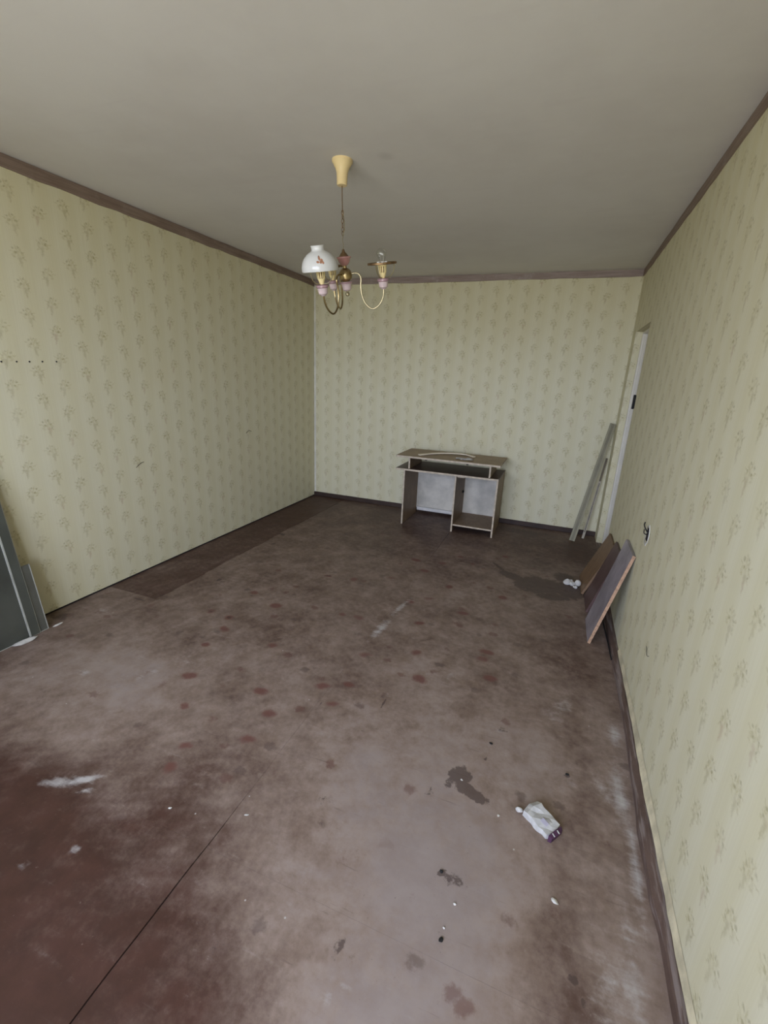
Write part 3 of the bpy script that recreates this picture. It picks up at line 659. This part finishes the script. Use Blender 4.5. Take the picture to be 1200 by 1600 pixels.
# ------------------------------------------------------------------ litter on the floor
# crumpled paper packet: flattened box, one end torn open
def packet():
    c = Vector((2.945, 1.372, 0)); ax = Vector((.80, -.60, 0)).normalized(); sd = Vector((.60, .80, 0)).normalized()
    root = thing('paper_packet', 'crumpled white paper packet with a dark purple end lying on the floor', 'packet', c)
    rn = random.Random(11); Lh, Wh = .058, .036
    def P(u, w, z): return c + ax * u * Lh + sd * w * Wh + Vector((0, 0, z))
    nu, nw = 7, 5; v = []; f = []
    for i in range(nu):
        for j in range(nw):
            u, w = i / (nu - 1) * 2 - 1, j / (nw - 1) * 2 - 1
            z = .030 - .006 * u + .006 * (1 - abs(w)) * math.sin(i * 1.9) + rn.uniform(-.003, .003) - (.008 if i == 0 else 0)
            v.append(P(u * (.93 + .06 * math.cos(w * 3)), w * (1 + .08 * math.sin(i * 2.1)), z))
    for i in range(nu - 1):
        for j in range(nw - 1): f.append((i * nw + j, (i + 1) * nw + j, (i + 1) * nw + j + 1, i * nw + j + 1))
    per = [i * nw for i in range(nu)] + [(nu - 1) * nw + j for j in range(1, nw)] + [i * nw + nw - 1 for i in range(nu - 2, -1, -1)] + [j for j in range(nw - 2, 0, -1)]
    k = len(v); v += [Vector((v[q].x + rn.uniform(-.003, .003), v[q].y + rn.uniform(-.003, .003), 0.0005)) for q in per]; m = len(per)
    f += [(per[q], per[(q + 1) % m], k + (q + 1) % m, k + q) for q in range(m)] + [tuple(range(k, k + m))]
    MB().add(v, f).build('wrapper', PAPER, root)
    v = [P(u, w, z) for u, w, z in ((1.0, -1.0, .001), (1.0, -.95, .026), (1.0, 0, .030), (1.0, .95, .026), (1.0, 1.0, .001), (1.18, -.85, .001), (1.20, -.8, .020), (1.26, 0, .022), (1.16, .8, .020), (1.14, .85, .001))]
    MB().add(v, [(5, 6, 1, 0), (6, 7, 2, 1), (7, 8, 3, 2), (8, 9, 4, 3), (5, 9, 8, 7, 6)]).build('torn_end', PURPLE, root)
    for u, w in ((1.13, -.5), (1.15, .15)):
        v = [P(u - .08, w - .06, .0285), P(u - .08, w + .06, .0285), P(u + .1, w + .06, .0235), P(u + .1, w - .06, .0235)]
        MB().add(v + [q + Vector((0, 0, .001)) for q in v], [(0, 1, 2, 3), (7, 6, 5, 4), (0, 4, 5, 1), (1, 5, 6, 2), (2, 6, 7, 3), (3, 7, 4, 0)]).build('paper_tab', PAPER, root)
    v = [P(.15, -.55, .0325), P(.6, -.55, .0305), P(.6, -.1, .0325), P(.15, -.1, .0345)]
    MB().add([q + Vector((0, 0, .001)) for q in v] + [q + Vector((0, 0, .0016)) for q in v], [(3, 2, 1, 0), (4, 5, 6, 7), (0, 1, 5, 4), (1, 2, 6, 5), (2, 3, 7, 6), (3, 0, 4, 7)]).build('printed_patch', plain('grey_violet_print', (.40, .38, .45), .7), root)
packet()
lump('foil_twist', (2.868, 1.385, 0), (.014, .010, .012), PAPER, 31, label='small white twist of paper touching the packet end', cat='paper')
for k, (x, y, r, z, lab) in enumerate([(3.035, 3.555, .030, .028, 'largest white plaster lump left in the pile by the tan board'), (3.075, 3.535, .026, .024, 'middle white plaster lump in the pile by the tan board'),
                                (3.112, 3.55, .026, .03, 'white plaster lump touching the tan board foot'), (3.06, 3.585, .022, .022, 'rear white plaster lump behind the pile by the tan board'), (3.095, 3.50, .018, .016, 'small front plaster lump of the pile by the tan board')]):
    lump('plaster_lump', (x, y, 0), (r, r * .8, z), PLASTER, 40 + k, label=lab, cat='plaster lump', group='plaster lumps by the leaning boards')
for k, (x, y, a, b, r, lab, m, nm) in enumerate([
        (2.999, 1.117, .013, .008, -.5, 'white oblong plaster chip alone on the floor right of centre', PLASTER, 'plaster_chip'),
        (2.645, 1.436, .006, .005, 0, 'tiny white chip inside the dark star-shaped stain', PLASTER, 'plaster_chip'),
        (2.800, 1.338, .006, .005, 0, 'tiny white chip left of the crumpled packet', PLASTER, 'plaster_chip'),
        (2.716, .993, .005, .004, 0, 'tiny white chip below the round grey smudge', PLASTER, 'plaster_chip'),
        (2.70, .92, .004, .004, 0, 'tiny pale chip above the dark crumb near the front', PLASTER, 'plaster_chip'),
        (2.724, 1.672, .009, .006, -.4, 'black crumb on the floor beyond the dark stain', BLACK, 'dirt_crumb'),
        (2.700, .888, .009, .006, 1.2, 'black crumb on the floor nearest the photo bottom', BLACK, 'dirt_crumb'),
        (3.035, 1.632, .009, .007, .3, 'dark crumb beside the whitish scuff near the right skirting', BLACK, 'dirt_crumb'),
        (2.655, 1.068, .007, .006, .3, 'dark crumb on the round grey smudge', BLACK, 'dirt_crumb'),
        (1.965, .985, .010, .004, .6, 'pale splinter beside the long floor seam', PLASTER, 'plaster_chip'),
        (1.70, .90, .008, .004, .4, 'tiny pale chip left of the long floor seam', PLASTER, 'plaster_chip')]):
    lump(nm, (x, y, 0), (a, b, min(a, b) * .6), m, 60 + k, label=lab, cat='chip' if nm == 'plaster_chip' else 'crumb', rot=r)

# ------------------------------------------------------------------ chandelier
CH = Vector((1.644, 2.321, H))
ch = thing('chandelier', 'brass and pink ceramic chandelier hanging tilted with one milk glass shade left', 'chandelier', CH)
IR = Vector((.937, .349, 0)); TW = Vector((.349, -.937, 0)); UPZ = Vector((0, 0, 1))
P0 = Vector((1.66208598, 2.30481143, 2.11309)); B0, TILT, PHI, RAD = .0564251, .25419779, 2.01356831, .19226
sdir = math.cos(PHI) * IR + math.sin(PHI) * TW
ROT = Matrix.Rotation(TILT, 3, UPZ.cross(sdir))
def body(q): return P0 + ROT @ Vector(q)
MB().lathe([(0, 0), (.050, 0), (.050, -.010), (.045, -.016), (.041, -.024), (.034, -.034), (.028, -.052), (.026, -.075), (.0255, -.104), (.022, -.107), (0, -.107)][::-1], 32, lambda q: CH + q).build('ceiling_cup', CREAM, ch, smooth=True)
# cord, chain and hook
top = CH + Vector((0, 0, -.105)); hook = P0 + Vector((0, 0, .0))
def along(t): return top.lerp(hook, t)
MB().tube([along(0), along(.42)], .0022, 6).build('cord', BRASSD, ch, smooth=True)
MB().tube(smooth_path([along(.40), along(.5) + Vector((.006, .002, 0)), along(.65) + Vector((.009, .003, 0)), along(.76) + Vector((.004, 0, 0)), along(.86) + Vector((-.002, 0, 0)), along(.93) + Vector((.003, 0, 0)), along(1)]), .0017, 6).build('cord', BRASSP, ch, smooth=True)
for k in range(6):
    c = along(.42 + k * .067); a = (k % 2) * pi / 2
    r, l = (.0055, .0105) if k < 5 else (.009, .010)
    pts = [c + Vector((math.cos(t) * r * math.cos(a), math.cos(t) * r * math.sin(a), math.sin(t) * l)) for t in [2 * pi * i / 14 for i in range(14)]]
    MB().tube(pts, .0016, 6, closed=True).build('chain_link', BRASSD, ch, smooth=True)
MB().lathe([(0, 0), (.006, -.002), (.008, -.012), (.017, -.022), (.023, -.030), (.023, -.034), (0, -.034)][::-1], 24, body).build('top_cone', BRASSD, ch, smooth=True)
MB().lathe([(0, -.030), (.020, -.030), (.036, -.034), (.037, -.039), (.032, -.044), (.028, -.056), (.020, -.068), (.012, -.074), (0, -.074)][::-1], 28, body).build('top_cup', PINK, ch, smooth=True)
MB().lathe([(0, -.070), (.010, -.074), (.010, -.084), (.021, -.090), (.031, -.102), (.034, -.118), (.031, -.134), (.020, -.144), (.012, -.150), (0, -.150)][::-1], 28, body).build('hub', BRASS, ch, smooth=True)
MB().lathe([(0, -.146), (.020, -.146), (.030, -.148), (.031, -.154), (.027, -.158), (.025, -.166), (.022, -.184), (.014, -.190), (0, -.190)][::-1], 28, body).build('bottom_cup', PALEPINK, ch, smooth=True)
MB().lathe([(.0312 * math.cos(a) * 0 + r, z) for r, z, a in ((.0305, -.1485, 0), (.0325, -.151, 0), (.0305, -.1555, 0))], 28, body, cap=False).build('cup_band', LILAC, ch, smooth=True)
MB().lathe([(0, -.188), (.007, -.190), (.006, -.196), (.010, -.201), (.011, -.207), (.008, -.214), (0, -.217)][::-1], 16, body).build('finial', BRASSP, ch, smooth=True)
ARM = [(.028, -.112), (.048, -.110), (.068, -.116), (.078, -.136), (.074, -.170), (.076, -.215), (.094, -.260), (.128, -.284), (.164, -.266), (.187, -.228), (RAD, -.185)]
for a in range(3):
    ang = B0 + a * 2 * pi / 3; rad = (math.cos(ang) * IR + math.sin(ang) * TW)
    side = UPZ.cross(rad)
    def loc(q, rad=rad, side=side):                         # lathe space standing on the arm end
        return body(rad * (RAD + q[0]) + side * q[1] + UPZ * q[2])
    def arm_pt(r, z, rad=rad): return body(rad * r + UPZ * z)
    am = MB().tube(smooth_path([arm_pt(r, z) for r, z in ARM], 5), .0046, 8).build('arm', BRASSP if a == 0 else BRASS, ch, smooth=True)
    MB().lathe([(.009, -.195), (.014, -.190), (.022, -.184), (.0245, -.166), (.0255, -.158), (0, -.158)], 26, loc).build('socket_cup', PALEPINK, am, smooth=True)
    MB().lathe([(0, -.159), (.0262, -.159), (.0305, -.155), (.0305, -.148), (.0262, -.145), (.012, -.142), (0, -.142)], 26, loc).build('cup_band', LILAC, am, smooth=True)
    # slotted ivory gallery: ribs leave open slots in the middle band
    g = MB().lathe([(.010, -.146), (.012, -.136), (.017, -.124), (.019, -.118), (.015, -.118), (.010, -.136)], 24, loc)
    g.lathe([(.022, -.090), (.0235, -.082), (.021, -.078), (.017, -.080), (.018, -.090)], 24, loc)
    for i in range(12):
        t0, t1 = 2 * pi * i / 12, 2 * pi * (i + .46) / 12
        q = []
        for r, z in ((.019, -.119), (.0222, -.089), (.0185, -.089), (.0155, -.119)):
            for t in (t0, t1): q.append(loc((r * math.cos(t), r * math.sin(t), z)))
        g.add(q, [(0, 1, 3, 2), (2, 3, 5, 4), (4, 5, 7, 6), (6, 7, 1, 0), (0, 2, 4, 6), (1, 7, 5, 3)])
    g.build('gallery', IVORY, am, smooth=True, angle=30)
    MB().lathe([(0, -.135), (.0125, -.135), (.0155, -.085), (0, -.083)], 16, loc).build('lamp_holder', BRASSD, am, smooth=True)
    pr_ = MB()
    for i in range(4):
        t = 2 * pi * (i + .15) / 4
        pr_.lathe([(0, -.082), (.008, -.081), (.0095, -.075), (.008, -.069), (0, -.067)], 10, lambda q, t=t: loc((q.x + .019 * math.cos(t), q.y + .019 * math.sin(t), q.z)))
    pr_.build('prongs', PRONG, am, smooth=True)
    # shade ring on bent wires
    MB().lathe([(.064, -.082), (.073, -.082), (.075, -.080), (.075, -.073), (.073, -.071), (.064, -.074), (.064, -.082)], 36, loc, cap=False).build('shade_ring', BRASSD, am, smooth=True, angle=25)
    for i in range(3):
        t = 2 * pi * i / 3 + .12 - (0 if a == 0 else .3)
        w_ = [loc((r * math.cos(t), r * math.sin(t), z)) for r, z in ((.060, -.079), (.060, -.100), (.052, -.122), (.034, -.138), (.012, -.141))]
        MB().tube(smooth_path(w_, 4), .0024, 6).build('ring_wire', BRASSP, am, smooth=True)
    if a == 0:
        bl = MB().lathe([(.012, -.080), (.0125, -.068), (.017, -.056), (.0225, -.044), (.0245, -.033), (.0225, -.022), (.016, -.013), (.007, -.009), (0, -.0085)], 24, loc).build('bulb', GLASS, am, smooth=True)
        MB().tube(smooth_path([loc((-.006, 0, -.078)), loc((-.008, .0, -.045)), loc((-.004, .006, -.040)), loc((.004, .006, -.040)), loc((.008, 0, -.045)), loc((.006, 0, -.078))], 4), .0006, 5).build('filament_mount', PRONG, bl, smooth=True)
    if a == 1:
        prof = [(.087, -.086), (.0885, -.079), (.088, -.066), (.083, -.048), (.072, -.029), (.056, -.013), (.040, -.004), (.0315, .000), (.0305, .008), (.0312, .016), (.033, .021),
                (.030, .022), (.0275, .014), (.0280, .000), (.038, -.007), (.054, -.017), (.069, -.033), (.080, -.051), (.085, -.068), (.084, -.085), (.087, -.086)]
        sh = MB().lathe(prof, 40, loc, cap=False).build('glass_shade', OPAL, am, smooth=True, angle=60)
        def surf(t, z):                                      # point on the outside of the shade, lifted a hair
            pr2 = prof[1:8]
            for (r0, z0), (r1, z1) in zip(pr2[:-1], pr2[1:]):
                if z0 <= z <= z1: r = r0 + (r1 - r0) * (z - z0) / (z1 - z0); break
            else: r = .07
            return loc(((r + .0012) * math.cos(t), (r + .0012) * math.sin(t), z))
        v_cam = (Vector((2.8034, 0, 1.52)) - loc((0, 0, 0))); tcam = math.atan2(v_cam.dot(side), v_cam.dot(rad))
        dm = MB()
        for (dt, dz, rt, rz, an) in ((-.06, -.052, .07, .011, .3), (.07, -.064, .09, .010, -.5), (.14, -.072, .06, .006, .2), (-.15, -.068, .09, .005, -.2), (.0, -.070, .05, .007, .9)):
            ring = []
            for i in range(10):
                b = 2 * pi * i / 10; x, y = math.cos(b) * rt, math.sin(b) * rz
                ring.append(surf(tcam + .05 + dt + x * math.cos(an) - y * 8 * math.sin(an), dz + .022 + x * .09 * math.sin(an) + y * math.cos(an)))
            dm.add([surf(tcam + .05 + dt, dz + .022)] + ring, [(0, i + 1, (i + 1) % 10 + 1) for i in range(10)])
        dm.build('painted_flower', DECALM, sh)
